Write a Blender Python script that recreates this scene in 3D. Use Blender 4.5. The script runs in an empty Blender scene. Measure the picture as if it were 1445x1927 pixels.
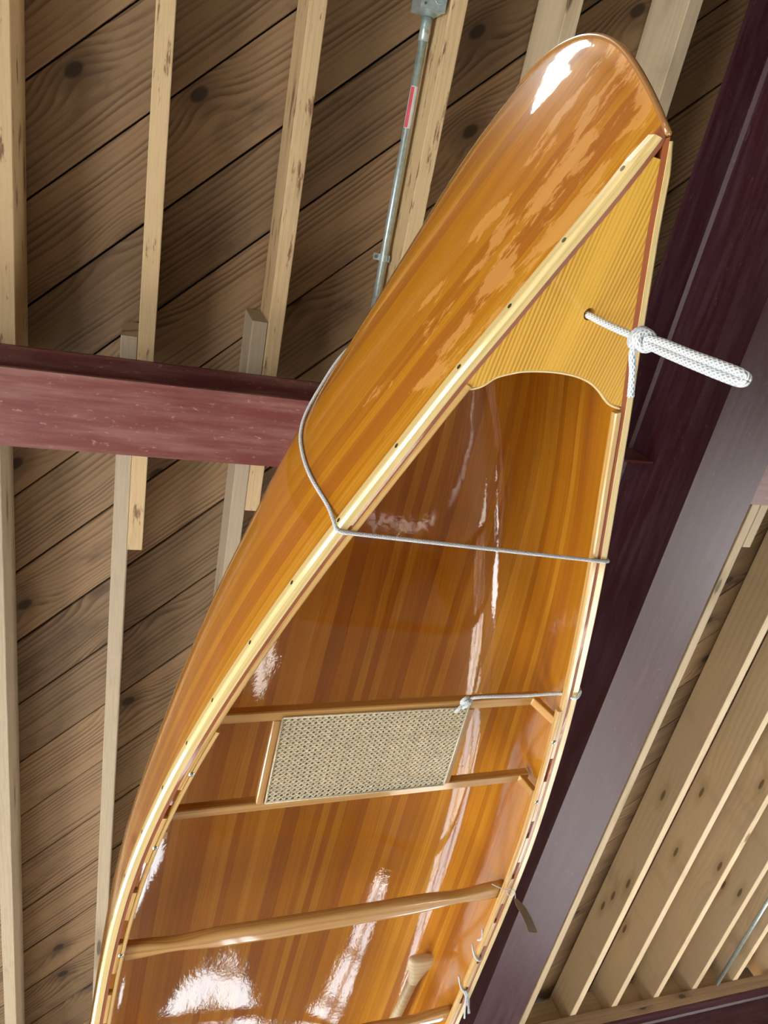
import bpy, math, random
import numpy as np
from mathutils import Matrix, Vector

random.seed(7)
rng = np.random.default_rng(7)
scene = bpy.context.scene
COL = scene.collection
CZ = 2.0                      # camera held overhead at 2 m: coordinates below are metres from the camera, floor at -2.0

# ------------------------------------------------------------------ camera
RC = np.array([[0.94160976, -0.19355595, -0.27551252],
               [0.05649463, 0.89747807, -0.43742596],
               [0.33193284, 0.39631958, 0.85600899]])   # rows: image right, image down, forward
cam_data = bpy.data.cameras.new('camera')
cam_data.sensor_fit = 'HORIZONTAL'
cam_data.sensor_width = 36.0
cam_data.lens = 36.0 * 1300.0 / 1445.0
cam_data.clip_start = 0.02
cam = bpy.data.objects.new('camera', cam_data)
COL.objects.link(cam)
m4 = Matrix.Identity(4)
for i in range(3):
    m4[i][0] = RC[0][i]; m4[i][1] = -RC[1][i]; m4[i][2] = -RC[2][i]
m4[2][3] = CZ
cam.matrix_world = m4
scene.camera = cam

# ------------------------------------------------------------------ world, exposure
world = bpy.data.worlds.new('sky'); scene.world = world
world.use_nodes = True
wn = world.node_tree.nodes; wl = world.node_tree.links
wn.clear()
w_out = wn.new('ShaderNodeOutputWorld'); w_bg = wn.new('ShaderNodeBackground')
w_sky = wn.new('ShaderNodeTexSky'); w_sky.sky_type = 'HOSEK_WILKIE'
w_sky.sun_direction = (0.3, 0.6, 0.7); w_sky.turbidity = 4.0
w_bg.inputs[1].default_value = 0.8
wl.new(w_sky.outputs[0], w_bg.inputs[0]); wl.new(w_bg.outputs[0], w_out.inputs[0])

scene.cycles.use_adaptive_sampling = True; scene.cycles.adaptive_threshold = 0.035
scene.cycles.max_bounces = 6; scene.cycles.diffuse_bounces = 4; scene.cycles.glossy_bounces = 3
scene.cycles.transmission_bounces = 3; scene.cycles.transparent_max_bounces = 4

scene.view_settings.view_transform = 'Standard'
scene.view_settings.look = 'None'
scene.view_settings.exposure = 0.0
scene.view_settings.gamma = 1.0
scene.view_settings.use_curve_mapping = False

# ------------------------------------------------------------------ room extent and windows (daylight)
X0, X1, Y0, Y1 = -3.0, 7.0, -4.5, 5.42
FLOOR, CEIL = -2.0, 2.585
# wall, u0, u1, z0, z1, columns, rows, watts, colour
WINDOWS = [
    ('+y', 0.60, 1.06, -1.92, 0.15, 2, 5, 26.0, (0.88, 0.95, 1.0)),
    ('+y', 2.0, 2.7, -0.75, 0.25, 1, 2, 22.0, (0.88, 0.95, 1.0)),
    ('+y', -2.9, -1.3, -1.85, 0.9, 3, 4, 100.0, (0.82, 0.92, 1.0)),
    ('+y', 3.3, 5.6, -1.85, 0.8, 4, 4, 70.0, (0.95, 0.97, 1.0)),
    ('+y', 1.45, 1.78, 0.20, 0.50, 1, 1, 2.0, (0.9, 0.96, 1.0)),  # unseen small pane, added to throw a bright sun spot on the floor
    ('+y', -0.65, -0.35, 0.95, 1.3, 1, 1, 2.0, (0.9, 0.96, 1.0)),  # second small pane, also unseen and added for a floor sun spot
    ('-x', 2.9, 4.9, -0.9, 0.8, 3, 2, 190.0, (0.96, 0.98, 1.0)),
    ('-x', -0.8, 1.4, -1.8, 0.2, 3, 2, 190.0, (1.0, 0.98, 0.95)),
    ('-x', -4.3, -2.6, -1.2, 0.6, 3, 2, 50.0, (1.0, 0.98, 0.95)),
    ('+x', 1.0, 4.8, -1.8, 0.2, 4, 2, 460.0, (1.0, 0.98, 0.95)),  # unseen window added to brighten the joist undersides in the right bay
]


LAMP = (0.30, -0.94, 2.30, 0.62, 0.20, 10.0)      # ceiling strip lamp beyond the top of the picture: x, y, z, length, width, watts


def window_frame_axes(w):
    # returns origin function (u, z, depth into room) -> point, and inward normal
    if w == '+y': return (lambda u, z, d: (u, Y1 - d, z)), (0, -1, 0)
    if w == '-y': return (lambda u, z, d: (u, Y0 + d, z)), (0, 1, 0)
    if w == '-x': return (lambda u, z, d: (X0 + d, u, z)), (1, 0, 0)
    return (lambda u, z, d: (X1 - d, u, z)), (-1, 0, 0)


sun_data = bpy.data.lights.new('sun', 'SUN'); sun_data.energy = 150.0; sun_data.angle = math.radians(0.6); sun_data.color = (1.0, 0.97, 0.92)
sun = bpy.data.objects.new('sun', sun_data); COL.objects.link(sun)
sun.location = (0.0, 12.0, 9.0)
sun.rotation_euler = Vector((0.02, -1.0, -1.45)).to_track_quat('-Z', 'Y').to_euler()

for (w, u0, u1, z0, z1, nc, nr, watts, colr) in WINDOWS:
    fpt, nrm = window_frame_axes(w)
    ld = bpy.data.lights.new('window_daylight', 'AREA')
    ld.shape = 'RECTANGLE'; ld.size = u1 - u0; ld.size_y = z1 - z0
    ld.energy = watts; ld.color = colr
    lo = bpy.data.objects.new('window_daylight', ld); COL.objects.link(lo)
    c = fpt((u0 + u1) / 2, (z0 + z1) / 2, -0.03)
    lo.location = (c[0], c[1], c[2] + CZ)
    lo.rotation_euler = Vector(nrm).to_track_quat('-Z', 'Z').to_euler()

# ------------------------------------------------------------------ node helpers
class NT:
    def __init__(self, name):
        self.m = bpy.data.materials.new(name); self.m.use_nodes = True
        self.t = self.m.node_tree; self.b = self.t.nodes['Principled BSDF']

    def n(self, typ): return self.t.nodes.new(typ)

    def link(self, a, sock):
        if isinstance(a, (int, float)): sock.default_value = a
        elif isinstance(a, tuple):
            sock.default_value = a if len(a) == len(sock.default_value) else (*a, 1.0)
        else: self.t.links.new(a, sock)

    def math(self, op, a, b=0.0, c=0.0, clamp=False):
        n = self.n('ShaderNodeMath'); n.operation = op; n.use_clamp = clamp
        self.link(a, n.inputs[0]); self.link(b, n.inputs[1]); self.link(c, n.inputs[2])
        return n.outputs[0]

    def coords(self, kind='Object'):
        return self.n('ShaderNodeTexCoord').outputs[kind]

    def rand(self): return self.n('ShaderNodeObjectInfo').outputs['Random']

    def objcol(self): return self.n('ShaderNodeObjectInfo').outputs['Color']

    def sep(self, v):
        n = self.n('ShaderNodeSeparateXYZ'); self.link(v, n.inputs[0]); return n.outputs

    def comb(self, x, y, z):
        n = self.n('ShaderNodeCombineXYZ')
        self.link(x, n.inputs[0]); self.link(y, n.inputs[1]); self.link(z, n.inputs[2])
        return n.outputs[0]

    def noise(self, v, scale=1.0, detail=4.0, rough=0.55, dist=0.0):
        n = self.n('ShaderNodeTexNoise'); self.link(v, n.inputs['Vector'])
        n.inputs['Scale'].default_value = scale; n.inputs['Detail'].default_value = detail
        n.inputs['Roughness'].default_value = rough; n.inputs['Distortion'].default_value = dist
        return n.outputs['Fac']

    def voro(self, v, scale=1.0, rnd=1.0):
        n = self.n('ShaderNodeTexVoronoi'); self.link(v, n.inputs['Vector'])
        n.voronoi_dimensions = '2D'
        n.inputs['Scale'].default_value = scale; n.inputs['Randomness'].default_value = rnd
        return n.outputs['Distance']

    def ramp(self, f, lo, hi, a=0.0, b=1.0):
        n = self.n('ShaderNodeMapRange'); n.interpolation_type = 'SMOOTHSTEP'
        self.link(f, n.inputs[0])
        n.inputs[1].default_value = lo; n.inputs[2].default_value = hi
        n.inputs[3].default_value = a; n.inputs[4].default_value = b
        return n.outputs[0]

    def mix(self, f, a, b, mode='MIX'):
        n = self.n('ShaderNodeMix'); n.data_type = 'RGBA'; n.blend_type = mode
        self.link(f, n.inputs[0]); self.link(a, n.inputs[6]); self.link(b, n.inputs[7])
        return n.outputs[2]

    def bump(self, h, strength=0.2, dist=0.002, to='Normal'):
        n = self.n('ShaderNodeBump'); n.inputs['Strength'].default_value = strength
        n.inputs['Distance'].default_value = dist
        self.link(h, n.inputs['Height']); self.t.links.new(n.outputs[0], self.b.inputs[to])
        return n.outputs[0]

    def set(self, **kw):
        names = dict(color='Base Color', rough='Roughness', metal='Metallic', coat='Coat Weight',
                     coat_rough='Coat Roughness', spec='Specular IOR Level', ior='IOR', trans='Transmission Weight')
        for k, v in kw.items(): self.link(v, self.b.inputs[names[k]])
        return self.m


def wood(name, light, dark, stain=None, freq=95.0, knots=0.5, kscale=(1.5, 3.0), rough=0.7, streak=0.35,
         uv=False, gloss=0.0, blotch=0.35, patch=None, patch_at=(0.6, 0.68), tone=0.35, bump=0.25, warp=1.6, ring=0.75):
    """Procedural timber: growth-ring bands that bend round knots, fine streaks, blotches. Grain along local x (or u)."""
    q = NT(name)
    co = q.coords('UV' if uv else 'Object')
    s = q.sep(co); r = q.rand()
    x = q.math('ADD', s[0], q.math('MULTIPLY', r, 37.0))
    y = q.math('ADD', s[1], q.math('MULTIPLY', r, 9.0))
    z = q.math('ADD', s[2], q.math('MULTIPLY', r, 11.0))
    yz = q.math('ADD', y, q.math('MULTIPLY', s[2], 0.6))
    kd = q.voro(q.comb(q.math('MULTIPLY', x, kscale[0]), q.math('MULTIPLY', q.math('ADD', y, s[2]), kscale[1]), z), 1.0)
    knot = q.math('POWER', 2.718, q.math('MULTIPLY', q.math('MULTIPLY', kd, kd), -26.0))
    wav = q.noise(q.comb(q.math('MULTIPLY', x, 0.8), q.math('MULTIPLY', y, 4.0), z), 1.0, 3.0, 0.55)
    wob = q.noise(q.comb(q.math('MULTIPLY', x, 0.35), q.math('MULTIPLY', yz, 14.0), z), 1.0, 2.0, 0.5)
    ph = q.math('ADD', q.math('MULTIPLY', yz, freq), q.math('MULTIPLY', wav, warp * 16.0))
    ph = q.math('ADD', ph, q.math('MULTIPLY', wob, 11.0))
    ph = q.math('ADD', ph, q.math('MULTIPLY', knot, 24.0 * knots))
    saw = q.math('FRACT', q.math('DIVIDE', ph, 6.2832))
    band = q.math('MULTIPLY', q.ramp(saw, 0.15, 0.86, 0.0, 1.0), q.ramp(saw, 0.88, 1.0, 1.0, 0.0))
    wide = q.noise(q.comb(q.math('MULTIPLY', x, 0.7), q.math('MULTIPLY', y, 17.0), z), 1.0, 3.0, 0.55)
    band = q.math('MULTIPLY', band, q.ramp(wide, 0.35, 0.65, 0.12, 1.0))
    fine = q.noise(q.comb(q.math('MULTIPLY', x, 9.0), q.math('MULTIPLY', y, 260.0), q.math('MULTIPLY', s[2], 260.0)), 1.0, 3.0, 0.6)
    f = q.math('ADD', q.math('MULTIPLY', band, ring), q.math('MULTIPLY', q.math('SUBTRACT', fine, 0.5), streak * 2.0), clamp=True)
    c = q.mix(f, light, dark)
    blot = q.noise(q.comb(q.math('MULTIPLY', x, 2.2), q.math('MULTIPLY', y, 6.0), z), 1.0, 5.0, 0.6)
    st = stain if stain else tuple(v * 0.45 for v in dark)
    c = q.mix(q.ramp(blot, 0.52, 0.8, 0.0, blotch), c, st)
    if knots > 0:
        core = q.ramp(kd, 0.035, 0.06, 0.85, 0.0)
        halo = q.ramp(kd, 0.05, 0.2, 0.5, 0.0)
        c = q.mix(halo, c, dark)
        c = q.mix(core, c, tuple(v * 0.3 for v in dark))
    if patch:
        pn = q.noise(q.comb(q.math('MULTIPLY', x, 7.0), q.math('MULTIPLY', y, 40.0), q.math('MULTIPLY', s[2], 30.0)), 1.0, 6.0, 0.65)
        c = q.mix(q.ramp(pn, patch_at[0], patch_at[1], 0.0, 0.9), c, patch)
    tn = q.math('MULTIPLY_ADD', r, tone, 1.0 - tone * 0.5)
    hsv = q.n('ShaderNodeHueSaturation'); q.link(c, hsv.inputs['Color']); q.link(tn, hsv.inputs['Value'])
    q.set(color=hsv.outputs[0], rough=rough)
    if gloss > 0:
        q.set(coat=gloss, coat_rough=0.08)
    if bump:
        q.bump(q.math('ADD', f, fine), bump, 0.0015)
    return q.m


M = {}
M['board'] = wood('ceiling_pine', (0.275, 0.175, 0.09), (0.075, 0.038, 0.018), freq=330.0, knots=0.75, kscale=(1.5, 2.6), blotch=0.7, tone=0.5, streak=0.25)
M['joist'] = wood('rough_sawn_oak', (0.62, 0.45, 0.24), (0.32, 0.19, 0.08), freq=330.0, knots=0.2, kscale=(0.8, 5.0), streak=0.5, blotch=0.45, patch=(0.17, 0.075, 0.03), patch_at=(0.58, 0.66), tone=0.25, ring=0.25)
M['joist_pale'] = wood('clean_sawn_spruce', (0.68, 0.55, 0.36), (0.42, 0.29, 0.15), freq=260.0, knots=0.35, kscale=(1.1, 4.0), streak=0.3, blotch=0.45, tone=0.25, ring=0.3)
M['joist_grey'] = wood('greyed_sawn_oak', (0.44, 0.355, 0.24), (0.24, 0.17, 0.10), freq=330.0, knots=0.2, kscale=(0.8, 5.0), streak=0.5, blotch=0.45, tone=0.2, ring=0.25)
M['plate'] = wood('weathered_plate', (0.30, 0.19, 0.10), (0.14, 0.08, 0.04), freq=260.0, knots=0.3, blotch=0.5, tone=0.2, ring=0.4)
M['ash'] = wood('varnished_ash', (0.80, 0.62, 0.27), (0.56, 0.36, 0.10), freq=700.0, knots=0.0, streak=0.4, uv=True, gloss=0.9, rough=0.4, blotch=0.12, tone=0.08, bump=0.03)
M['inwale'] = wood('varnished_ash_inner', (0.68, 0.43, 0.14), (0.42, 0.21, 0.05), freq=700.0, knots=0.0, streak=0.5, uv=True, gloss=0.9, rough=0.4, blotch=0.5, tone=0.1, bump=0.03)
M['mahogany'] = wood('varnished_mahogany', (0.36, 0.10, 0.03), (0.20, 0.045, 0.015), freq=500.0, knots=0.0, streak=0.5, uv=True, gloss=0.9, rough=0.4, blotch=0.3, tone=0.1, bump=0.03)
M['deck'] = wood('varnished_yellow_pine', (0.85, 0.48, 0.06), (0.42, 0.18, 0.015), freq=1250.0, knots=0.0, streak=0.2, uv=True, gloss=0.9, rough=0.35, blotch=0.15, tone=0.05, bump=0.0, warp=3.0, ring=0.85)
M['seat_wood'] = wood('varnished_cherry', (0.55, 0.29, 0.075), (0.34, 0.14, 0.03), freq=420.0, knots=0.0, streak=0.4, gloss=0.9, rough=0.4, blotch=0.25, tone=0.2, bump=0.05)
M['thwart'] = wood('varnished_thwart', (0.56, 0.30, 0.09), (0.36, 0.16, 0.035), freq=330.0, knots=0.0, streak=0.4, uv=True, gloss=0.9, rough=0.35, blotch=0.3, tone=0.1, bump=0.06)
M['paddle'] = wood('pale_paddle_wood', (0.66, 0.55, 0.34), (0.50, 0.38, 0.2), freq=300.0, knots=0.0, streak=0.3, gloss=0.3, rough=0.5, blotch=0.2, tone=0.05, bump=0.05)
M['stemwood'] = wood('epoxied_stem', (0.46, 0.22, 0.06), (0.26, 0.10, 0.03), freq=300.0, knots=0.0, streak=0.4, uv=True, gloss=1.0, rough=0.3, blotch=0.5, tone=0.05, bump=0.05)


def cedar():
    q = NT('varnished_cedar_strip')
    co = q.coords('UV'); s = q.sep(co)
    ob = q.coords('Object')
    oc = q.objcol()
    a = q.noise(q.comb(q.math('MULTIPLY', s[0], 2.0), q.math('MULTIPLY', s[1], 420.0), q.math('MULTIPLY', q.rand(), 50.0)), 1.0, 3.0, 0.55)
    b = q.noise(q.comb(q.math('MULTIPLY', s[0], 0.9), q.math('MULTIPLY', s[1], 25.0), q.math('MULTIPLY', q.rand(), 20.0)), 1.0, 2.0, 0.5)
    c = q.mix(q.ramp(a, 0.35, 0.7, 0.0, 0.5), oc, q.mix(1.0, oc, (0.62, 0.5, 0.4), 'MULTIPLY'))
    c = q.mix(q.ramp(b, 0.4, 0.7, 0.0, 0.4), c, q.mix(1.0, oc, (0.7, 0.6, 0.5), 'MULTIPLY'))
    # dull, flaked patches of varnish near the end of the hull (shape of their own)
    wr = q.noise(q.comb(q.math('MULTIPLY', s[0], 10.0), q.math('MULTIPLY', s[1], 26.0), 3.0), 1.0, 7.0, 0.62)
    reach = q.ramp(s[0], 0.02, 0.5, 1.0, 0.55)
    up = q.ramp(q.math('MODULO', s[1], 3.0), 0.08, 0.34, 1.0, 0.5)
    wm = q.ramp(q.math('MULTIPLY', wr, q.math('MULTIPLY', reach, up)), 0.475, 0.515, 0.0, 1.0)
    at = q.n('ShaderNodeAttribute'); at.attribute_name = 'outer'
    wm = q.math('MULTIPLY', wm, at.outputs['Fac'])
    c = q.mix(q.math('MULTIPLY', wm, 0.6), c, (0.66, 0.33, 0.085))
    q.set(color=c, rough=0.42, coat=q.math('SUBTRACT', 1.0, q.math('MULTIPLY', wm, 0.7)), coat_rough=q.math('MULTIPLY_ADD', wm, 0.3, 0.02))
    q.b.inputs['Specular IOR Level'].default_value = 0.1
    lump = q.noise(q.comb(q.math('MULTIPLY', s[0], 60.0), q.math('MULTIPLY', s[1], 90.0), 0.0), 1.0, 3.0, 0.6)
    broad = q.noise(q.comb(q.math('MULTIPLY', s[0], 9.0), q.math('MULTIPLY', s[1], 16.0), 0.0), 1.0, 2.0, 0.5)
    q.bump(q.math('ADD', q.math('MULTIPLY', broad, 1.6), q.math('MULTIPLY', lump, 0.6)), 0.10, 0.0022, 'Coat Normal')
    return q.m


M['cedar'] = cedar()


def steel(name, base, dust, rough=0.42, dust_amt=0.6):
    q = NT(name)
    s = q.sep(q.coords('Object'))
    streak = q.noise(q.comb(q.math('MULTIPLY', s[0], 3.0), q.math('MULTIPLY', s[1], 34.0), q.math('MULTIPLY', s[2], 34.0)), 1.0, 5.0, 0.65)
    spot = q.noise(q.comb(q.math('MULTIPLY', s[0], 34.0), q.math('MULTIPLY', s[1], 75.0), q.math('MULTIPLY', s[2], 75.0)), 1.0, 5.0, 0.7)
    big = q.noise(q.coords('Object'), 1.7, 4.0, 0.6)
    c = q.mix(q.ramp(streak, 0.35, 0.75, 0.0, 0.55 * dust_amt), base, dust)
    c = q.mix(q.ramp(spot, 0.60, 0.72, 0.0, 0.7 * dust_amt), c, tuple(min(1, v * 1.6) for v in dust))
    c = q.mix(q.ramp(big, 0.45, 0.75, 0.0, 0.4), c, tuple(v * 0.5 for v in base))
    q.set(color=c, rough=q.math('MULTIPLY_ADD', streak, 0.25, rough - 0.1))
    q.bump(spot, 0.12, 0.001)
    return q.m


M['steel'] = steel('oxide_red_painted_steel', (0.17, 0.042, 0.036), (0.38, 0.21, 0.165), dust_amt=0.9)
M['girder'] = steel('shade_darkened_red_girder', (0.058, 0.011, 0.017), (0.18, 0.12, 0.14), rough=0.40, dust_amt=0.5)  # same red paint as the cross beams, base darkened to imitate shade


def simple(name, color, rough=0.5, metal=0.0, vary=0.15, scale=20.0, coat=0.0):
    q = NT(name)
    nz = q.noise(q.coords('Object'), scale, 4.0, 0.6)
    c = q.mix(q.ramp(nz, 0.3, 0.75, 0.0, 1.0), color, tuple(v * (1 - vary) for v in color))
    q.set(color=c, rough=rough, metal=metal, coat=coat)
    return q.m


def rope_mat(name, color):
    q = NT(name)
    s = q.sep(q.coords('UV'))
    a = q.math('SINE', q.math('ADD', q.math('MULTIPLY', s[0], 900.0), q.math('MULTIPLY', s[1], 37.7)))
    b = q.math('SINE', q.math('SUBTRACT', q.math('MULTIPLY', s[0], 900.0), q.math('MULTIPLY', s[1], 37.7)))
    h = q.math('MAXIMUM', a, b)
    c = q.mix(q.ramp(h, -0.6, 0.7, 0.0, 1.0), tuple(v * 0.72 for v in color), color)
    q.set(color=c, rough=0.85)
    q.bump(h, 0.6, 0.0012)
    return q.m


M['rope'] = rope_mat('braided_white_rope', (0.80, 0.85, 0.87))
M['cord'] = simple('white_string', (0.72, 0.72, 0.68), 0.8)
M['galv'] = simple('galvanised_metal', (0.58, 0.70, 0.69), 0.34, 0.55, 0.25, 60.0)
M['screw'] = simple('tarnished_screw', (0.13, 0.10, 0.05), 0.45, 0.6, 0.4, 300.0)
M['bolt'] = simple('bright_bolt', (0.55, 0.58, 0.52), 0.25, 0.95, 0.2, 200.0)
M['cane'] = simple('woven_cane', (0.66, 0.60, 0.42), 0.5, 0.0, 0.35, 160.0, 0.2)
M['tag'] = simple('manila_card', (0.40, 0.30, 0.21), 0.7)
M['red'] = simple('red_print', (0.70, 0.05, 0.08), 0.4)
M['white'] = simple('white_label', (0.75, 0.75, 0.75), 0.4)
M['dark'] = simple('dark_hollow', (0.01, 0.01, 0.01), 0.9)
M['wall'] = simple('painted_wall', (0.14, 0.11, 0.085), 0.8, 0.0, 0.1, 3.0)
M['floor'] = simple('concrete_floor', (0.34, 0.32, 0.29), 0.6, 0.0, 0.3, 2.0)
M['frame'] = simple('window_frame_paint', (0.10, 0.09, 0.08), 0.5)
M['roof'] = simple('roof_deck', (0.03, 0.02, 0.015), 0.9)
gq = NT('clear_glass'); gq.set(color=(0.9, 0.95, 0.95), rough=0.02)
g_tr = gq.n('ShaderNodeBsdfTransparent'); g_mx = gq.n('ShaderNodeMixShader'); g_mx.inputs[0].default_value = 0.08
gq.t.links.new(g_tr.outputs[0], g_mx.inputs[1]); gq.t.links.new(gq.b.outputs[0], g_mx.inputs[2])
gq.t.links.new(g_mx.outputs[0], gq.t.nodes['Material Output'].inputs['Surface']); M['glass'] = gq.m


# ------------------------------------------------------------------ mesh helpers
ABS = {}     # object name -> absolute (eye relative) origin


def link_obj(name, data, parent=None, origin=(0, 0, 0)):
    o = bpy.data.objects.new(name, data); COL.objects.link(o)
    ABS[o.name] = Vector(origin)
    if parent is not None:
        o.parent = parent; o.location = Vector(origin) - ABS[parent.name]
    else:
        o.location = (origin[0], origin[1], origin[2] + CZ)
    return o


def empty(name, loc): return link_obj(name, None, None, loc)


def tag(o, label=None, cat=None, group=None, kind=None):
    if label: o['label'] = label
    if cat: o['category'] = cat
    if group: o['group'] = group
    if kind: o['kind'] = kind
    return o


def mesh_obj(name, verts, faces, mat, parent=None, uvs=None, smooth=False, normals=None, vattr=None):
    """verts in eye-relative metres; the origin goes to the middle of the bounds."""
    V = np.asarray(verts, float)
    c = (V.min(0) + V.max(0)) / 2
    me = bpy.data.meshes.new(name)
    me.from_pydata((V - c).tolist(), [], [list(map(int, f)) for f in faces])
    me.materials.append(mat)
    if uvs is not None:
        ul = me.uv_layers.new(name='UVMap')
        U = np.asarray(uvs, float)
        li = np.empty(len(me.loops), dtype=np.int32); me.loops.foreach_get('vertex_index', li)
        ul.data.foreach_set('uv', U[li].astype(np.float32).ravel())
    if vattr is not None:
        at = me.attributes.new('outer', 'FLOAT', 'POINT')
        at.data.foreach_set('value', np.asarray(vattr, np.float32))
    if smooth or normals is not None:
        me.polygons.foreach_set('use_smooth', [True] * len(me.polygons))
    me.update()
    if normals is not None:
        me.normals_split_custom_set_from_vertices([tuple(n) for n in normals])
    return link_obj(name, me, parent, tuple(c))


def box_mesh(L, W, H, bev=0.0):
    """box centred at the origin; a small chamfer along the x edges."""
    if bev <= 0:
        s = [(-W / 2, -H / 2), (W / 2, -H / 2), (W / 2, H / 2), (-W / 2, H / 2)]
    else:
        b = bev
        s = [(-W / 2 + b, -H / 2), (W / 2 - b, -H / 2), (W / 2, -H / 2 + b), (W / 2, H / 2 - b),
             (W / 2 - b, H / 2), (-W / 2 + b, H / 2), (-W / 2, H / 2 - b), (-W / 2, -H / 2 + b)]
    n = len(s)
    v = [(-L / 2, a, b) for a, b in s] + [(L / 2, a, b) for a, b in s]
    f = [[i, (i + 1) % n, n + (i + 1) % n, n + i] for i in range(n)]
    f.append(list(range(n))[::-1]); f.append(list(range(n, 2 * n)))
    f = [g[::-1] for g in f]
    # orient outwards
    f = [g[::-1] for g in f]
    return v, f


def beam(name, a, b, W, H, mat, parent=None, bev=0.0, up=(0, 0, 1)):
    """box whose local x runs from a to b; W across, H along 'up'. Object is rotated, so grain follows it."""
    a = Vector(a); b = Vector(b); d = b - a; L = d.length
    x = d.normalized(); z = Vector(up); z = (z - x * z.dot(x)).normalized(); y = z.cross(x)
    v, f = box_mesh(L, W, H, bev)
    me = bpy.data.meshes.new(name); me.from_pydata(v, [], f); me.materials.append(mat); me.update()
    o = link_obj(name, me, parent, tuple((a + b) / 2))
    o.rotation_euler = Matrix((x, y, z)).transposed().to_euler()
    return o


def tube_data(path, r, nseg=10, closed_ends=True, taper=None):
    P = np.asarray(path, float); n = len(P)
    T = np.gradient(P, axis=0); T /= np.linalg.norm(T, axis=1)[:, None]
    ref = np.array([0.0, 0, 1.0]) if abs(T[0][2]) < 0.9 else np.array([1.0, 0, 0])
    u = np.cross(T[0], ref); u /= np.linalg.norm(u)
    V = []; UV = []; dist = 0.0
    for i in range(n):
        if i: dist += np.linalg.norm(P[i] - P[i - 1])
        u = u - T[i] * (u @ T[i]); u /= np.linalg.norm(u); w = np.cross(T[i], u)
        rr = r if taper is None else r * taper[i]
        for j in range(nseg):
            t = 2 * math.pi * j / nseg
            V.append(P[i] + rr * (math.cos(t) * u + math.sin(t) * w)); UV.append((dist, j / nseg))
    F = []
    for i in range(n - 1):
        for j in range(nseg):
            a = i * nseg + j; b = i * nseg + (j + 1) % nseg
            F.append([a, b, b + nseg, a + nseg])
    if closed_ends:
        F.append(list(range(nseg))[::-1]); F.append([(n - 1) * nseg + j for j in range(nseg)])
    return V, F, UV


def tube(name, path, r, mat, parent=None, nseg=10, taper=None):
    V, F, UV = tube_data(path, r, nseg, True, taper)
    return mesh_obj(name, V, F, mat, parent, UV, smooth=True)


def spline(pts, n=40):
    """Catmull-Rom through pts."""
    P = [np.asarray(p, float) for p in pts]
    P = [2 * P[0] - P[1]] + P + [2 * P[-1] - P[-2]]
    out = []
    segs = len(P) - 3
    for s in range(segs):
        p0, p1, p2, p3 = P[s:s + 4]
        k = max(2, n // segs)
        for i in range(k):
            t = i / k
            out.append(0.5 * ((2 * p1) + (-p0 + p2) * t + (2 * p0 - 5 * p1 + 4 * p2 - p3) * t * t + (-p0 + 3 * p1 - 3 * p2 + p3) * t ** 3))
    out.append(P[-2])
    return out


def cubic(xs, ys):
    """natural cubic spline interpolator."""
    xs = np.asarray(xs, float); ys = np.asarray(ys, float); n = len(xs); h = np.diff(xs)
    A = np.eye(n); r = np.zeros(n)
    for i in range(1, n - 1):
        A[i, i - 1] = h[i - 1]; A[i, i] = 2 * (h[i - 1] + h[i]); A[i, i + 1] = h[i]
        r[i] = 6 * ((ys[i + 1] - ys[i]) / h[i] - (ys[i] - ys[i - 1]) / h[i - 1])
    m = np.linalg.solve(A, r)

    def f(x):
        x = np.clip(x, xs[0], xs[-1]); i = int(np.clip(np.searchsorted(xs, x) - 1, 0, n - 2))
        a = xs[i + 1] - x; b = x - xs[i]
        return m[i] * a ** 3 / (6 * h[i]) + m[i + 1] * b ** 3 / (6 * h[i]) + (ys[i] / h[i] - m[i] * h[i] / 6) * a + (ys[i + 1] / h[i] - m[i + 1] * h[i] / 6) * b
    return f


# ------------------------------------------------------------------ the room shell
mesh_obj('floor', *[(lambda v, f: ([(p[0] + (X0 + X1) / 2, p[1] + (Y0 + Y1) / 2, p[2] + FLOOR - 0.05) for p in v], f))(*box_mesh(X1 - X0 + 0.6, Y1 - Y0 + 0.6, 0.1))][0], M['floor'])['kind'] = 'structure'


def wall(name, w, lo, hi, openings, thick=0.15):
    fpt, nrm = window_frame_axes(w)
    us = sorted({lo, hi, *[o[0] for o in openings], *[o[1] for o in openings]})
    zs = sorted({FLOOR, CEIL, *[o[2] for o in openings], *[o[3] for o in openings]})
    V, F = [], []
    for i in range(len(us) - 1):
        for j in range(len(zs) - 1):
            cu, cz = (us[i] + us[i + 1]) / 2, (zs[j] + zs[j + 1]) / 2
            if any(o[0] < cu < o[1] and o[2] < cz < o[3] for o in openings): continue
            b = len(V)
            for d in (0, -thick):
                for (u, z) in ((us[i], zs[j]), (us[i + 1], zs[j]), (us[i + 1], zs[j + 1]), (us[i], zs[j + 1])):
                    V.append(fpt(u, z, d))
            F += [[b, b + 1, b + 2, b + 3], [b + 7, b + 6, b + 5, b + 4], [b, b + 4, b + 5, b + 1], [b + 1, b + 5, b + 6, b + 2],
                  [b + 2, b + 6, b + 7, b + 3], [b + 3, b + 7, b + 4, b]]
    o = mesh_obj(name, V, F, M['wall']); o['kind'] = 'structure'


for nm, w, lo, hi in (('wall_front', '+y', X0, X1), ('wall_back', '-y', X0, X1), ('wall_left', '-x', Y0, Y1), ('wall_right', '+x', Y0, Y1)):
    wall(nm, w, lo, hi, [(x[1], x[2], x[3], x[4]) for x in WINDOWS if x[0] == w])

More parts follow.
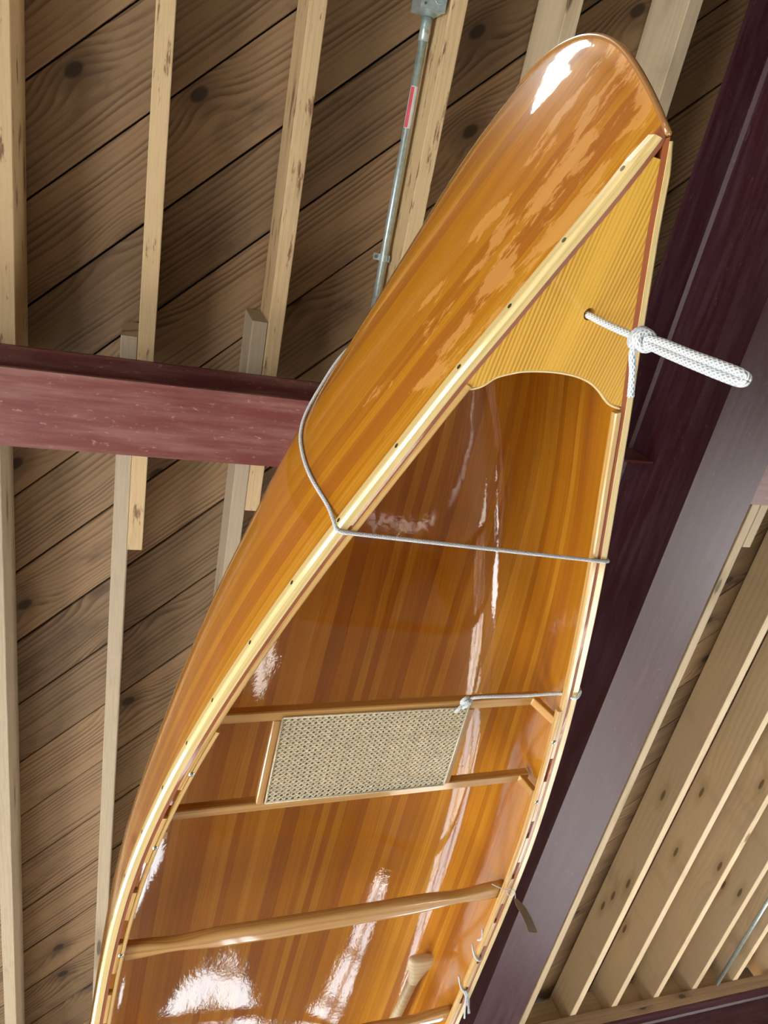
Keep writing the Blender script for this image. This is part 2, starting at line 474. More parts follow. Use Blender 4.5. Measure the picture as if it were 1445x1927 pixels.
for k, (w, u0, u1, z0, z1, nc, nr, watts, colr) in enumerate(WINDOWS):
    fpt, nrm = window_frame_axes(w)
    pane = [fpt(u0, z0, -0.075), fpt(u1, z0, -0.075), fpt(u1, z1, -0.075), fpt(u0, z1, -0.075),
            fpt(u0, z0, -0.085), fpt(u1, z0, -0.085), fpt(u1, z1, -0.085), fpt(u0, z1, -0.085)]
    root = mesh_obj('window_%d' % (k + 1), pane, [[0, 1, 2, 3], [7, 6, 5, 4], [0, 4, 5, 1], [1, 5, 6, 2], [2, 6, 7, 3], [3, 7, 4, 0]], M['glass'])
    root['kind'] = 'structure'
    for i in range(nc + 1):
        u = u0 + (u1 - u0) * i / nc; wd = 0.09 if i in (0, nc) else 0.045
        u = min(max(u, u0 + wd / 2), u1 - wd / 2)
        beam('mullion', fpt(u, z0, 0.0), fpt(u, z1, 0.0), wd, 0.04, M['frame'], root, up=nrm)
    for j in range(nr + 1):
        z = z0 + (z1 - z0) * j / nr; wd = 0.09 if j in (0, nr) else 0.045
        z = min(max(z, z0 + wd / 2), z1 - wd / 2)
        beam('glazing_bar', fpt(u0, z, 0.0), fpt(u1, z, 0.0), wd, 0.036, M['frame'], root, up=nrm)

# unseen awning, added outside to block the sun from the glazed door
aw = beam('added_awning_1', (0.30, Y1 + 0.85, 0.36), (1.36, Y1 + 0.85, 0.36), 1.38, 0.05, M['plate'], None)
aw['kind'] = 'structure'

# ------------------------------------------------------------------ ceiling: diagonal boards under the roof deck
v, f = box_mesh(X1 - X0, Y1 - Y0, 0.04)
ceil = mesh_obj('ceiling', [(p[0] + (X0 + X1) / 2, p[1] + (Y0 + Y1) / 2, p[2] + CEIL + 0.05) for p in v], f, M['roof'])
ceil['kind'] = 'structure'
ANG = math.radians(42.5)
dv = np.array([math.cos(ANG), -math.sin(ANG)]); nv = np.array([math.sin(ANG), math.cos(ANG)])
PITCH = 0.241
k0 = int(math.floor((X0 * nv[0] + Y0 * nv[1]) / PITCH)) - 1
k1 = int(math.ceil((X1 * nv[0] + Y1 * nv[1]) / PITCH)) + 1
for k in range(k0, k1):
    off = 0.122 + (k + 0.5) * PITCH
    p0 = nv * off
    ts = [-1e9, 1e9]
    for ax_, (lo, hi) in enumerate(((X0 + 0.14, X1 - 0.14), (Y0 + 0.14, Y1 - 0.14))):
        a = (lo - p0[ax_]) / dv[ax_]; b = (hi - p0[ax_]) / dv[ax_]
        ts = [max(ts[0], min(a, b)), min(ts[1], max(a, b))]
    if ts[1] - ts[0] < 0.3: continue
    a = p0 + dv * ts[0]; b = p0 + dv * ts[1]
    gap = random.uniform(0.003, 0.009)
    zz = CEIL + 0.0125 + random.uniform(0.0, 0.003)
    o = beam('ceiling_board', (a[0], a[1], zz), (b[0], b[1], zz), PITCH - gap, 0.022, M['board'], ceil, 0.002)

# ceiling strip lamp fed from the junction box
lamp = ceil
beam('lamp_housing', (LAMP[0] - LAMP[3] / 2, LAMP[1], LAMP[2] + 0.032), (LAMP[0] + LAMP[3] / 2, LAMP[1], LAMP[2] + 0.032), LAMP[4] + 0.03, 0.05, M['galv'], lamp, 0.004)
for sg in (-1, 1):
    beam('lamp_side_lip', (LAMP[0] - LAMP[3] / 2, LAMP[1] + sg * (LAMP[4] / 2 + 0.006), LAMP[2]), (LAMP[0] + LAMP[3] / 2, LAMP[1] + sg * (LAMP[4] / 2 + 0.006), LAMP[2]), 0.006, 0.03, M['galv'], lamp)
ld = bpy.data.lights.new('strip_lamp_light', 'AREA'); ld.shape = 'RECTANGLE'; ld.size = LAMP[3]; ld.size_y = LAMP[4]; ld.energy = LAMP[5]; ld.color = (1.0, 0.97, 0.9)
lo = bpy.data.objects.new('strip_lamp_light', ld); COL.objects.link(lo); lo.location = (LAMP[0], LAMP[1], LAMP[2] + CZ)

# ------------------------------------------------------------------ steel beams
def i_beam(name, a, b, width, ztop, zbot, tf, tw, mat):
    a = Vector((*a, (ztop + zbot) / 2)); b = Vector((*b, (ztop + zbot) / 2))
    L = (b - a).length; h = ztop - zbot; w = width / 2; r = 0.012
    s = [(-w, -h / 2), (w, -h / 2), (w, -h / 2 + tf), (tw / 2 + r, -h / 2 + tf), (tw / 2, -h / 2 + tf + r),
         (tw / 2, h / 2 - tf - r), (tw / 2 + r, h / 2 - tf), (w, h / 2 - tf), (w, h / 2), (-w, h / 2), (-w, h / 2 - tf),
         (-tw / 2 - r, h / 2 - tf), (-tw / 2, h / 2 - tf - r), (-tw / 2, -h / 2 + tf + r), (-tw / 2 - r, -h / 2 + tf), (-w, -h / 2 + tf)]
    n = len(s)
    V = [(-L / 2, p, q) for p, q in s] + [(L / 2, p, q) for p, q in s]
    F = [[i, (i + 1) % n, n + (i + 1) % n, n + i] for i in range(n)] + [list(range(n))[::-1], list(range(n, 2 * n))]
    me = bpy.data.meshes.new(name); me.from_pydata(V, [], F); me.materials.append(mat); me.update()
    o = link_obj(name, me, None, tuple((a + b) / 2))
    d = (b - a).normalized(); o.rotation_euler = (0, 0, math.atan2(d.y, d.x))
    return o


ZJ = 2.36
GL, GR = 1.797, 2.091
tag(i_beam('steel_girder', ((GL + GR) / 2, Y0 + 0.05), ((GL + GR) / 2, Y1 - 0.14), GR - GL, ZJ - 0.004, 1.80, 0.022, 0.014, M['girder']),
    'deep dark red steel girder running lengthwise beside the canoe', 'beam')
cb = i_beam('steel_cross_beam', (X0 + 0.05, 0.717), (1.44, 0.717), 0.233, ZJ - 0.003, 2.10, 0.016, 0.010, M['steel'])
tag(cb, 'oxide red steel cross beam left of the canoe with worn dusty flange', 'beam')
beam('coped_web', (1.44, 0.717, 2.25), (1.935, 0.717, 2.25), 0.010, 0.16, M['steel'], cb)   # flanges cut back where it frames into the girder
tag(i_beam('steel_cross_beam', (1.96, 0.717), (X1 - 0.05, 0.717), 0.233, ZJ - 0.003, 2.10, 0.016, 0.010, M['steel']),
    'short blue-lit end of steel cross beam at right edge behind the girder', 'beam')
tag(i_beam('steel_header_beam', (2.11, 5.19), (X1 - 0.05, 5.19), 0.20, 2.263, 1.95, 0.016, 0.010, M['girder']),
    'purple-red steel header beam under the timber plate in the lower right corner', 'beam')
pl = empty('timber_plate', (4.5, 5.19, 2.266))
for zz in (2.289, 2.335):
    beam('plank', (2.11, 5.19, zz), (X1 - 0.05, 5.19, zz), 0.20, 0.045, M['plate'], pl, 0.002)
tag(pl, 'weathered double timber plate lying on the lower right steel header', 'plate')

# ------------------------------------------------------------------ joists
JW, JH = 0.053, 0.222
upper = [(-0.165, 'pinkish rough-sawn ceiling joist at the left edge above the steel cross beam'),
         (0.006, 'pale flaking ceiling joist, second from the left above the cross beam'),
         (0.178, 'tan ceiling joist with blue-green stain, between second joist and conduit'),
         (0.354, 'rough ceiling joist running directly behind the metal conduit'),
         (0.512, 'broad sawn ceiling joist passing just left behind the tip of the canoe'),
         (0.690, 'sawn ceiling joist passing just right behind the tip of the canoe'),
         (0.864, 'shadowed ceiling joist alongside the top edge of the dark red girder'),
         (1.036, None),
         (1.213, 'short lapped joist end showing at the right edge below the blue-lit beam')]
lap_end = {0: 0.80, 1: 1.306, 2: 1.12, 3: 1.2, 8: 1.166}
for i, (r, lab) in enumerate(upper):
    xr = r * ZJ; xc = xr - JW / 2
    y_end = lap_end.get(i, 1.2)
    mat = M['joist'] if i < 4 else M['joist_pale']
    o = beam('ceiling_joist', (xc, Y0 + 0.03, ZJ + JH / 2), (xc, y_end, ZJ + JH / 2), JW - 0.001, JH, mat, ceil if lab is None else None, 0.0025)
    if lab: tag(o, lab, 'joist', 'joists above the cross beam')
lower = [(-0.187, 'grey-brown ceiling joist at the left edge below the steel cross beam'),
         (-0.0162, 'narrow ceiling joist running down beside the canoe, second from the left below the beam'),
         (0.1555, 'short visible joist between cross beam and canoe side, below the beam'),
         (0.3315, None), (0.4895, None), (0.6675, None), (0.8415, None), (1.0135, None),
         (1.190, 'bright-edged joist right against the lower flange of the girder'),
         (1.376, 'second bright-edged joist from the girder in the right bay'),
         (1.532, 'third bright-edged joist from the girder in the right bay'),
         (1.697, 'fourth bright-edged joist from the girder in the right bay'),
         (1.856, 'fifth bright-edged joist from the girder in the right bay'),
         (2.034, 'sixth joist from the girder, cut by the right edge of the picture'),
         (2.205, None), (2.377, None), (2.549, None)]
lstart = {0: 0.5, 1: 0.528, 2: 0.423}
for i, (r, lab) in enumerate(lower):
    xr = r * ZJ; xc = xr - JW / 2
    mat = M['joist_grey'] if i < 4 else M['joist_pale']
    o = beam('ceiling_joist', (xc, lstart.get(i, 0.55), ZJ + JH / 2), (xc, 5.28, ZJ + JH / 2), JW - 0.001, JH, mat, ceil if lab is None else None, 0.0025)
    if lab: tag(o, lab, 'joist', 'joists below the cross beam')
# blocking boards standing on the plate between the joists
bl = ['blocking board on the plate between girder and second joist', 'blocking board on the plate between second and third joists',
      'blocking board on the plate between third and fourth joists', 'blocking board on the plate between fourth and fifth joists',
      'blocking board on the plate between fifth and sixth joists']
for i in range(8, 13):
    a = lower[i][0] * ZJ + 0.003; b = lower[i + 1][0] * ZJ - JW - 0.003
    o = beam('blocking_board', (a, 5.235, ZJ + 0.095), (b, 5.235, ZJ + 0.095), 0.04, 0.187, M['joist_pale'], None, 0.002)
    tag(o, bl[i - 8], 'blocking', 'blocking boards on the right hand plate')

# ------------------------------------------------------------------ conduit and junction box
cd = empty('metal_conduit', (0.755, 0.0, 2.47))
tube('pipe', [(0.752, -0.55, 2.47), (0.753, 0.0, 2.47), (0.756, 0.69, 2.47)], 0.0135, M['galv'], cd, 20)
tube('connector', [(0.752, -0.553, 2.47), (0.752, -0.49, 2.47)], 0.0165, M['galv'], cd, 20)
mesh_obj('connector_screw', *tube_data([(0.756, -0.515, 2.456), (0.757, -0.515, 2.449)], 0.006, 8)[:2], M['bolt'], cd)


def arc_patch(name, xc, zc, r, a0, a1, y0, y1, mat, parent, n=8):
    V = []; F = []
    for i in range(n + 1):
        t = math.radians(a0 + (a1 - a0) * i / n)
        for y in (y0, y1):
            for rr in (r, r + 0.0006):
                V.append((xc + rr * math.cos(t), y, zc + rr * math.sin(t)))
    for i in range(n):
        b = i * 4
        F += [[b, b + 4, b + 6, b + 2], [b + 1, b + 3, b + 7, b + 5], [b, b + 1, b + 5, b + 4], [b + 2, b + 6, b + 7, b + 3]]
    return mesh_obj(name, V, F, mat, parent)


st = arc_patch('sticker', 0.7525, 2.47, 0.0136, -160, -55, -0.365, -0.245, M['white'], cd)
arc_patch('red_stripe', 0.7525, 2.47, 0.0143, -150, -108, -0.363, -0.247, M['red'], st)
sb = arc_patch('strap', 0.7555, 2.47, 0.0138, -200, 20, 0.150, 0.172, M['galv'], cd, 14)
sb.data.update()
beam('strap_ear', (0.718, 0.161, 2.478), (0.742, 0.161, 2.478), 0.022, 0.002, M['galv'], cd)
mesh_obj('strap_screw', *tube_data([(0.727, 0.161, 2.477), (0.727, 0.161, 2.472)], 0.006, 8)[:2], M['bolt'], cd)
beam('strap_ear', (0.768, 0.161, 2.462), (0.7715, 0.161, 2.462), 0.022, 0.018, M['galv'], cd)
tag(cd, 'galvanised metal conduit pipe with red and white sticker along a joist', 'conduit')

jb = empty('junction_box', (0.738, -0.607, 2.365))
v, f = box_mesh(0.105, 0.074, 0.105, 0.004)
mesh_obj('box_body', [(p[1] + 0.733, p[0] - 0.607, p[2] + 2.424) for p in v], [g[::-1] for g in f], M['galv'], jb)
v, f = box_mesh(0.108, 0.078, 0.004, 0.001)
mesh_obj('cover_plate', [(p[1] + 0.733, p[0] - 0.607, p[2] + 2.369) for p in v], [g[::-1] for g in f], M['galv'], jb)
tube('knockout_ring', [(0.748 + 0.014 * math.cos(t), -0.585 + 0.014 * math.sin(t), 2.3665) for t in np.linspace(0, 2 * math.pi, 20)], 0.0012, M['galv'], jb, 6)
mesh_obj('cover_screw', *tube_data([(0.706, -0.563, 2.368), (0.706, -0.563, 2.363)], 0.004, 8)[:2], M['bolt'], jb)
tag(jb, 'square galvanised junction box at the top of the conduit', 'electrical box')

c2 = empty('metal_conduit', (4.62, 5.0, 2.34))
tube('pipe', [(4.545, 3.6, 2.34), (4.545, 5.06, 2.34)], 0.014, M['galv'], c2, 14)
tag(c2, 'thin bright conduit in the lower right corner near the plate', 'conduit')

# ------------------------------------------------------------------ the canoe
K = -0.045
_n = math.hypot(K, 1)
AX = np.array([K / _n, 1 / _n, 0.0]); PR = np.array([1 / _n, -K / _n, 0.0]); CO = 0.5029
S0, SM = -0.150, 2.35
LTOT = 2 * SM


def W3(s, p, z): return AX * s + PR * (CO + p) + np.array([0, 0, z])


fb = cubic([-.150, -.11, -.074, 0, .077, .156, .239, .412, .597, .792, .995, 1.197, 1.391, 1.628, 1.9, 2.35],
           [.004, .018, .031, .0605, .091, .1235, .155, .2195, .282, .34, .3885, .4225, .440, .449, .4545, .457])
fz = cubic([-.150, -.11, -.074, 0, .077, .156, .239, .412, .597, .792, .995, 1.197, 1.391, 1.628, 2.35],
           [.7265, .7325, .7395, .754, .768, .782, .796, .824, .853, .88, .904, .919, .927, .931, .934])
fk = cubic([-.150, -.09, 0, .15, .4, 1.0, 1.7, 2.35], [1.19, 1.222, 1.245, 1.258, 1.266, 1.272, 1.276, 1.278])
fbw = cubic([-.275, -.17, -.07, .143, .286, .361, .463, .822, 1.044, 1.34, 1.685, 2.0, 2.35],
            [.003, .046, .083, .162, .217, .244, .275, .362, .40, .440, .457, .463, .466])
stem_eta = (np.array([.7265, .763, .816, .875, .95, 1.033, 1.092, 1.141, 1.19]) - .7265) / (1.19 - .7265)
stem_s = np.array([-.150, -.178, -.214, -.247, -.270, -.270, -.254, -.225, -.17])
fst = cubic(stem_eta, stem_s)


def sect(sig, nrow):
    """rows of (s, p, z) from gunwale to keel, equal girth steps, p >= 0."""
    mir = sig > SM
    q = LTOT - sig if mir else sig
    e = math.exp(-((q - S0) / 0.24))
    b = max(fb(q), 0.0035); z0 = fz(q); d = fk(q) - z0
    smid = q + (fst(0.55) - S0) * e
    bw = max(fbw(smid), 0.003)
    if q < S0 + 0.02: bw = 0.003 + (bw - 0.003) * (q - S0) / 0.02
    n = 1.75 + 0.75 * min(1.0, max(0.0, (q - S0) / 0.8)) ** 0.7
    h1 = (0.74 - 0.24 * min(1.0, max(0.0, (q - S0) / 0.7))) * d
    pts = []
    for t in np.linspace(0, 1, 40, endpoint=False):
        pts.append((b + (bw - b) * math.sin(t * math.pi / 2), t * h1))
    for t in np.linspace(0, 1, 120):
        a = t * math.pi / 2
        pts.append((bw * max(0, math.cos(a)) ** (2 / n), h1 + (d - h1) * math.sin(a) ** (2 / n)))
    pts = np.array(pts)
    L = np.concatenate([[0], np.cumsum(np.linalg.norm(np.diff(pts, axis=0), axis=1))])
    g = np.linspace(0, L[-1], nrow)
    w = np.interp(g, L, pts[:, 0]); h = np.interp(g, L, pts[:, 1])
    s = np.array([q + (fst(min(1.0, hh / d)) - S0) * e for hh in h])
    if mir: s = LTOT - s
    return s, w, z0 + h, g


NSTRIP = 34; SUB = 2
NROW = NSTRIP * SUB + 1
half = np.concatenate([S0 + 0.5 * np.linspace(0, 1, 34, endpoint=False) ** 1.5, np.linspace(S0 + 0.5, SM, 34)])
sigs = np.concatenate([half, LTOT - half[::-1][1:]])
NST = len(sigs)
GS = np.zeros((NST, NROW, 3)); GG = np.zeros((NST, NROW))
for i, sg in enumerate(sigs):
    s, w, z, g = sect(sg, NROW)
    GS[i, :, 0] = s; GS[i, :, 1] = w; GS[i, :, 2] = z; GG[i] = g
HULLT = 0.0068
canoe = empty('canoe', tuple(W3(SM, 0, 0.93)))
tag(canoe, 'varnished cedar-strip canoe hanging upside down under the ceiling, caned seat inside', 'canoe')


def grid_world(side):
    return (GS[..., 0:1] * AX + (CO + side * GS[..., 1:2]) * PR + np.stack([np.zeros_like(GS[..., 0])] * 2 + [GS[..., 2]], -1))


HULL = {}
for side in (-1, 1):
    P = grid_world(side)
    du = np.gradient(P, axis=0); dvv = np.gradient(P, axis=1)
    N = np.cross(du, dvv) * side
    N /= np.linalg.norm(N, axis=2, keepdims=True) + 1e-12
    # outward: away from the centre plane / upwards
    HULL[side] = [P, N]
for side in (-1, 1):
    P, N = HULL[side]
    mid = N[NST // 2, 5]
    if mid @ (PR * side) < 0: N *= -1
    N[:, -1] = (N[:, -1] * np.array([0, 0, 1.0]) + 1e-6 * AX)
    N[:, -1] /= np.linalg.norm(N[:, -1], axis=1, keepdims=True)

tones = [(0.52, 0.205, 0.010), (0.48, 0.182, 0.009), (0.55, 0.232, 0.014), (0.44, 0.158, 0.009), (0.53, 0.215, 0.011), (0.58, 0.262, 0.020), (0.43, 0.150, 0.012)]
for side in (-1, 1):
    P, N = HULL[side]
    for k in range(NSTRIP):
        r0, r1 = k * SUB, (k + 1) * SUB
        Po = P[:, r0:r1 + 1]; No = N[:, r0:r1 + 1]; Pi = Po - No * HULLT
        if side > 0 or side < 0:
            # keep the inner skin on its own side of the centre plane at the sharp ends
            off = (Pi - CO * PR) @ PR * side
            low = np.minimum(0.0, off - 0.0003)
            Pi = Pi - low[..., None] * PR * side
        nr = r1 - r0 + 1
        V = np.concatenate([Po.reshape(-1, 3), Pi.reshape(-1, 3)])
        NN = np.concatenate([No.reshape(-1, 3), -No.reshape(-1, 3)])
        uo = np.stack([np.broadcast_to(GS[:, r0:r1 + 1, 0], (NST, nr)), GG[:, r0:r1 + 1] + (0 if side > 0 else 3.0)], -1).reshape(-1, 2)
        UV = np.concatenate([uo, uo])
        nb = NST * nr
        F = []
        for i in range(NST - 1):
            for j in range(nr - 1):
                a, b_, c_, d_ = i * nr + j, (i + 1) * nr + j, (i + 1) * nr + j + 1, i * nr + j + 1
                q = [a, b_, c_, d_] if side > 0 else [d_, c_, b_, a]
                F.append(q[::-1]); F.append([x + nb for x in q])
            for j, fl in ((0, 1), (nr - 1, -1)):
                a, b_ = i * nr + j, (i + 1) * nr + j
                q = [a, b_, b_ + nb, a + nb]
                if k == 0 and j == 0: F.append(q if side * fl < 0 else q[::-1])
        # check orientation once
        a, b_, c_, d_ = F[0]
        fn = np.cross(V[b_] - V[a], V[c_] - V[a])
        i0 = (NST // 2) * (nr)
        test = F[(NST // 2) * 2 * (nr - 1)]
        fn = np.cross(V[test[1]] - V[test[0]], V[test[2]] - V[test[0]])
        if fn @ NN[test[0]] < 0: F = [x[::-1] for x in F]
        va = np.concatenate([np.ones(nb), np.zeros(nb)])
        o = mesh_obj('sheer_strip' if k == 0 else 'cedar_strip', V, F, M['mahogany'] if k == 0 else M['cedar'], canoe, UV,
                     normals=None if k == 0 else NN, vattr=va)
        if k == 0: o['label'] = 'dark red mahogany strip along the edge'
        t = random.choice(tones); g = random.uniform(0.95, 1.05)
        o.color = (t[0] * g, t[1] * g, t[2] * g, 1)


# ---- rails swept along the sheer
def rail_frame(side, s_a, s_b, n):
    ss = np.linspace(s_a, s_b, n)
    q = np.array([LTOT - s if s > SM else s for s in ss])
    b = np.array([fb(x) for x in q]); z = np.array([fz(x) for x in q])
    C = np.array([W3(s, side * bb, zz) for s, bb, zz in zip(ss, b, z)])
    T = np.gradient(C, axis=0); T /= np.linalg.norm(T, axis=1)[:, None]
    O = np.cross(T, np.array([0, 0, 1.0])) * side
    O /= np.linalg.norm(O, axis=1)[:, None]
    if (O[n // 2] @ PR) * side < 0: O = -O
    return ss, C, T, O


def sweep(name, side, s_a, s_b, n, section, mat, parent, smooth=False):
    """section(i_frac, s) -> list of (outward offset, height)"""
    ss, C, T, O = rail_frame(side, s_a, s_b, n)
    V = []; UV = []; m = None
    for i in range(n):
        sec = section(ss[i]); m = len(sec); acc = 0
        for j, (o_, h_) in enumerate(sec):
            if j: acc += math.hypot(o_ - sec[j - 1][0], h_ - sec[j - 1][1])
            V.append(C[i] + O[i] * o_ + np.array([0, 0, h_])); UV.append((ss[i], acc))
    F = []
    for i in range(n - 1):
        for j in range(m):
            a = i * m + j; b_ = i * m + (j + 1) % m
            F.append([a, b_, b_ + m, a + m])
    F.append(list(range(m))[::-1]); F.append([(n - 1) * m + j for j in range(m)])
    if side > 0: F = [x[::-1] for x in F]
    # make sure faces point outwards
    cen = np.mean(np.array(V[:m]), axis=0); a, b_, c_, d_ = F[0]
    fn = np.cross(V[b_] - V[a], V[c_] - V[a])
    if fn @ (np.array(V[a]) + np.array(V[b_]) - 2 * cen) < 0: F = [x[::-1] for x in F]
    return mesh_obj(name, V, F, mat, parent, UV, smooth)


def ow_sec(s):
    q = LTOT - s if s > SM else s
    w = 0.0115 + 0.0045 * min(1, max(0, (q - S0) / 0.7)); h = 0.019; c = 0.005
    if q < S0 + 0.02: w *= 0.55 + 0.45 * (q - S0) / 0.02
    a = 0.0
    return [(a, -0.001), (a + w - c, -0.001), (a + w - 0.001, -0.001 + c * 0.75), (a + w, c), (a + w, h - 0.003), (a + w - 0.003, h), (a, h)]


def iw_sec(s):
    a = -HULLT; w = 0.0085; h = 0.012
    return [(a, -0.001), (a - w + 0.002, -0.001), (a - w, 0.001), (a - w, h - 0.002), (a - w + 0.002, h), (a, h)]


def rail_sec(s):
    a = -HULLT - 0.0085; w = 0.008; h = 0.012
    return [(a, -0.001), (a - w + 0.003, -0.001), (a - w + 0.0008, 0.0005), (a - w, 0.003), (a - w, h - 0.003), (a - w + 0.003, h), (a, h)]


screw_s = [-0.105, -0.02, 0.062, 0.148, 0.27, 0.393, 0.51, 0.63, 0.755, 0.855, 0.965, 1.08, 1.2, 1.32, 1.45, 1.58, 1.72]
slots = {-1: [(0.955, 1.03), (1.15, 1.235), (1.315, 1.39), (1.48, 1.55)], 1: [(0.905, 0.978), (1.108, 1.166), (1.25, 1.31), (1.40, 1.472), (1.56, 1.63)]}
start = {-1: 0.81, 1: 0.765}
for side, word in ((-1, 'left'), (1, 'right')):
    ow = sweep('outwale', side, S0 + 0.004, LTOT - S0 - 0.004, 160, ow_sec, M['ash'], canoe)
    ss, C, T, O = rail_frame(side, S0 + 0.004, LTOT - S0 - 0.004, 1000)
    for sc in screw_s:
        i = int(np.argmin(abs(ss - sc))); w = max(x[0] for x in ow_sec(sc))
        base = C[i] + O[i] * (w - 0.0012) + np.array([0, 0, 0.0085])
        V, F, UV = tube_data([base, base + O[i] * 0.0016], 0.0034, 10)
        mesh_obj('screw', V, F, M['screw'], ow, UV)
    # inwale: solid towards the end, blocks and slots further on
    a = 0.160
    edges = []
    last = slots[side][-1][1]
    sl = list(slots[side])
    pitch = 0.165
    while sl[-1][1] + pitch < LTOT - 0.9: sl.append((sl[-1][0] + pitch, sl[-1][1] + pitch))
    prev = a
    for (u, v_) in sl:
        edges.append((prev, u)); prev = v_
    edges.append((prev, LTOT - a))
    for n_, (u, v_) in enumerate(edges):
        sweep('inwale' if n_ == 0 else 'inwale_block', side, u, v_, 40 if n_ in (0, len(edges) - 1) else 8, iw_sec, M['inwale'], canoe)
    sweep('inwale_rail', side, start[side], LTOT - start[side], 120, rail_sec, M['inwale'], canoe)
    # bolts through the inwale
    for sb_ in ({-1: [0.912, 1.109, 1.424], 1: [0.853, 1.043]}[side]):
        i = int(np.argmin(abs(ss - sb_)))
        base = C[i] + O[i] * (-HULLT - 0.009) + np.array([0, 0, 0.001])
        V, F, UV = tube_data([base, base - np.array([0, 0, 0.0022]), base - np.array([0, 0, 0.0040])], 0.0055, 12, True, [1, 0.95, 0.6])
        mesh_obj('bolt', V, F, M['bolt'], canoe, UV, True)

# ---- outer stem band
eta = np.linspace(0.0, 1.0, 30)
stem_path = [W3(fst(e) - 0.0015, 0, .7265 + e * (1.19 - .7265)) for e in eta] + [W3(x, 0, fk(x) + 0.001) for x in (-.10, 0.0, 0.12, 0.3)]
tube('stem_band', stem_path, 0.0042, M['stemwood'], canoe, 10)
tube('stem_band', [(lambda d: d)(W3(LTOT, 0, 0) + W3(0, 0, 0) - np.array(p) * np.array([1, 1, 0]) + np.array([0, 0, p[2]]) * 1.0 - np.array([0, 0, 0])) for p in stem_path], 0.0058, M['stemwood'], canoe, 10)


# ---- decks
def build_deck(flip):
    rear = [(0.1640, -0.117), (0.1665, -0.112), (0.1600, -0.0965), (0.1455, -0.0821), (0.1358, -0.0621), (0.130, -0.0445), (0.1255, -0.0183),
            (0.1235, 0.0051), (0.124, 0.0302), (0.129, 0.0536), (0.1376, 0.0719), (0.1466, 0.0854), (0.1535, 0.099), (0.1565, 0.1165)]
    left = [(s, -(fb(s) - HULLT)) for s in np.linspace(-0.128, 0.163, 20)]
    right = [(s, (fb(s) - HULLT)) for s in np.linspace(0.155, -0.128, 20)]
    outline = left + rear[1:-1] + right
    hole = (0.0467, 0.0056); hr = 0.0078
    nh = 24

    def pt(s, p, dz):
        z = fz(max(s, S0)) + dz
        return W3(LTOT - s if flip else s, -p if flip else p, z)
    # triangulated face with a round hole: bridge each outline vertex to the hole by angle
    import bmesh
    me = bpy.data.meshes.new('deck'); bm = bmesh.new()
    lo = [bm.verts.new((s, p, 0)) for s, p in outline]
    edges = [bm.edges.new((lo[i], lo[(i + 1) % len(lo)])) for i in range(len(lo))]
    ho = [bm.verts.new((hole[0] + hr * math.cos(2 * math.pi * i / nh), hole[1] + hr * math.sin(2 * math.pi * i / nh), 0)) for i in range(nh)]
    edges += [bm.edges.new((ho[i], ho[(i + 1) % nh])) for i in range(nh)]
    bmesh.ops.triangle_fill(bm, use_beauty=True, edges=edges)
    ext = bmesh.ops.extrude_face_region(bm, geom=bm.faces[:])
    for g in ext['geom']:
        if isinstance(g, bmesh.types.BMVert): g.co.z = 0.011
    bm.verts.ensure_lookup_table()
    UVs = [(v.co.x + v.co.y * 0.16, v.co.y) for v in bm.verts]
    V = [pt(v.co.x, v.co.y, 0.0012 + v.co.z) for v in bm.verts]
    bm.verts.index_update()
    F = [[v.index for v in f_.verts] for f_ in bm.faces]
    bm.free()
    # normals
    o = mesh_obj('deck', V, F, M['deck'], canoe, UVs)
    b2 = bmesh.new(); b2.from_mesh(o.data); bmesh.ops.recalc_face_normals(b2, faces=b2.faces[:]); b2.to_mesh(o.data); b2.free()
    o['label'] = 'yellow pine deck plate with curved edge and rope hole'
    path = [pt(s + 0.0015, p, 0.0035) for s, p in rear]
    tube('deck_edging', spline(path, 60), 0.0024, M['ash'], o, 8)
    return o


build_deck(False); build_deck(True)

# ---- caned seat (one part with its pieces)
ZS = 0.945


def seat_pt(s, p, z): return tuple(W3(s, p, z))


# front rail, rear rail end points (bottom face centre), slightly raked across the hull
seat_front = beam('seat', seat_pt(0.8475, -0.345, ZS + 0.0095), seat_pt(0.802, 0.318, ZS + 0.0095), 0.022, 0.019, M['seat_wood'], canoe, 0.002)
seat_front['label'] = 'caned seat with varnished wooden frame'


def sub(name, a, b, w, h, mat, bev=0.0, up=(0, 0, 1)):
    return attach(beam(name, a, b, w, h, mat, None, bev, up))


def attach(o, parent=None):
    parent = parent or seat_front
    bpy.context.view_layer.update()
    mw = o.matrix_world.copy()
    o.parent = parent; o.matrix_parent_inverse = parent.matrix_world.inverted()
    o.matrix_world = mw
    return o


bpy.context.view_layer.update()
ZR = ZS + 0.012
sub('seat_rail', seat_pt(1.0865, -0.385, ZR + 0.0095), seat_pt(1.025, 0.378, ZR + 0.0095), 0.022, 0.019, M['seat_wood'], 0.002)
# side stretchers
sub('seat_stretcher', seat_pt(0.852, -0.212, ZS + 0.012), seat_pt(1.064, -0.2075, ZR + 0.008), 0.015, 0.017, M['seat_wood'], 0.002)
sub('seat_stretcher', seat_pt(0.826, 0.171, ZS + 0.012), seat_pt(1.030, 0.181, ZR + 0.008), 0.015, 0.017, M['seat_wood'], 0.002)
# hanger posts between rails and inwale
for (s_, p_, z_, s2, p2, z2) in ((0.803, 0.306, ZS + 0.004, 0.8065, 0.3275, 0.893), (1.0265, 0.3615, ZR + 0.004, 1.0275, 0.372, 0.916),
                                 (0.8455, -0.330, ZS + 0.004, 0.8455, -0.337, 0.893), (1.086, -0.375, ZR + 0.004, 1.086, -0.383, 0.918)):
    sub('hanger_block', seat_pt(s_, p_, z_), seat_pt(s2, p2, z2), 0.015, 0.018, M['seat_wood'], 0.0015, up=tuple(AX))

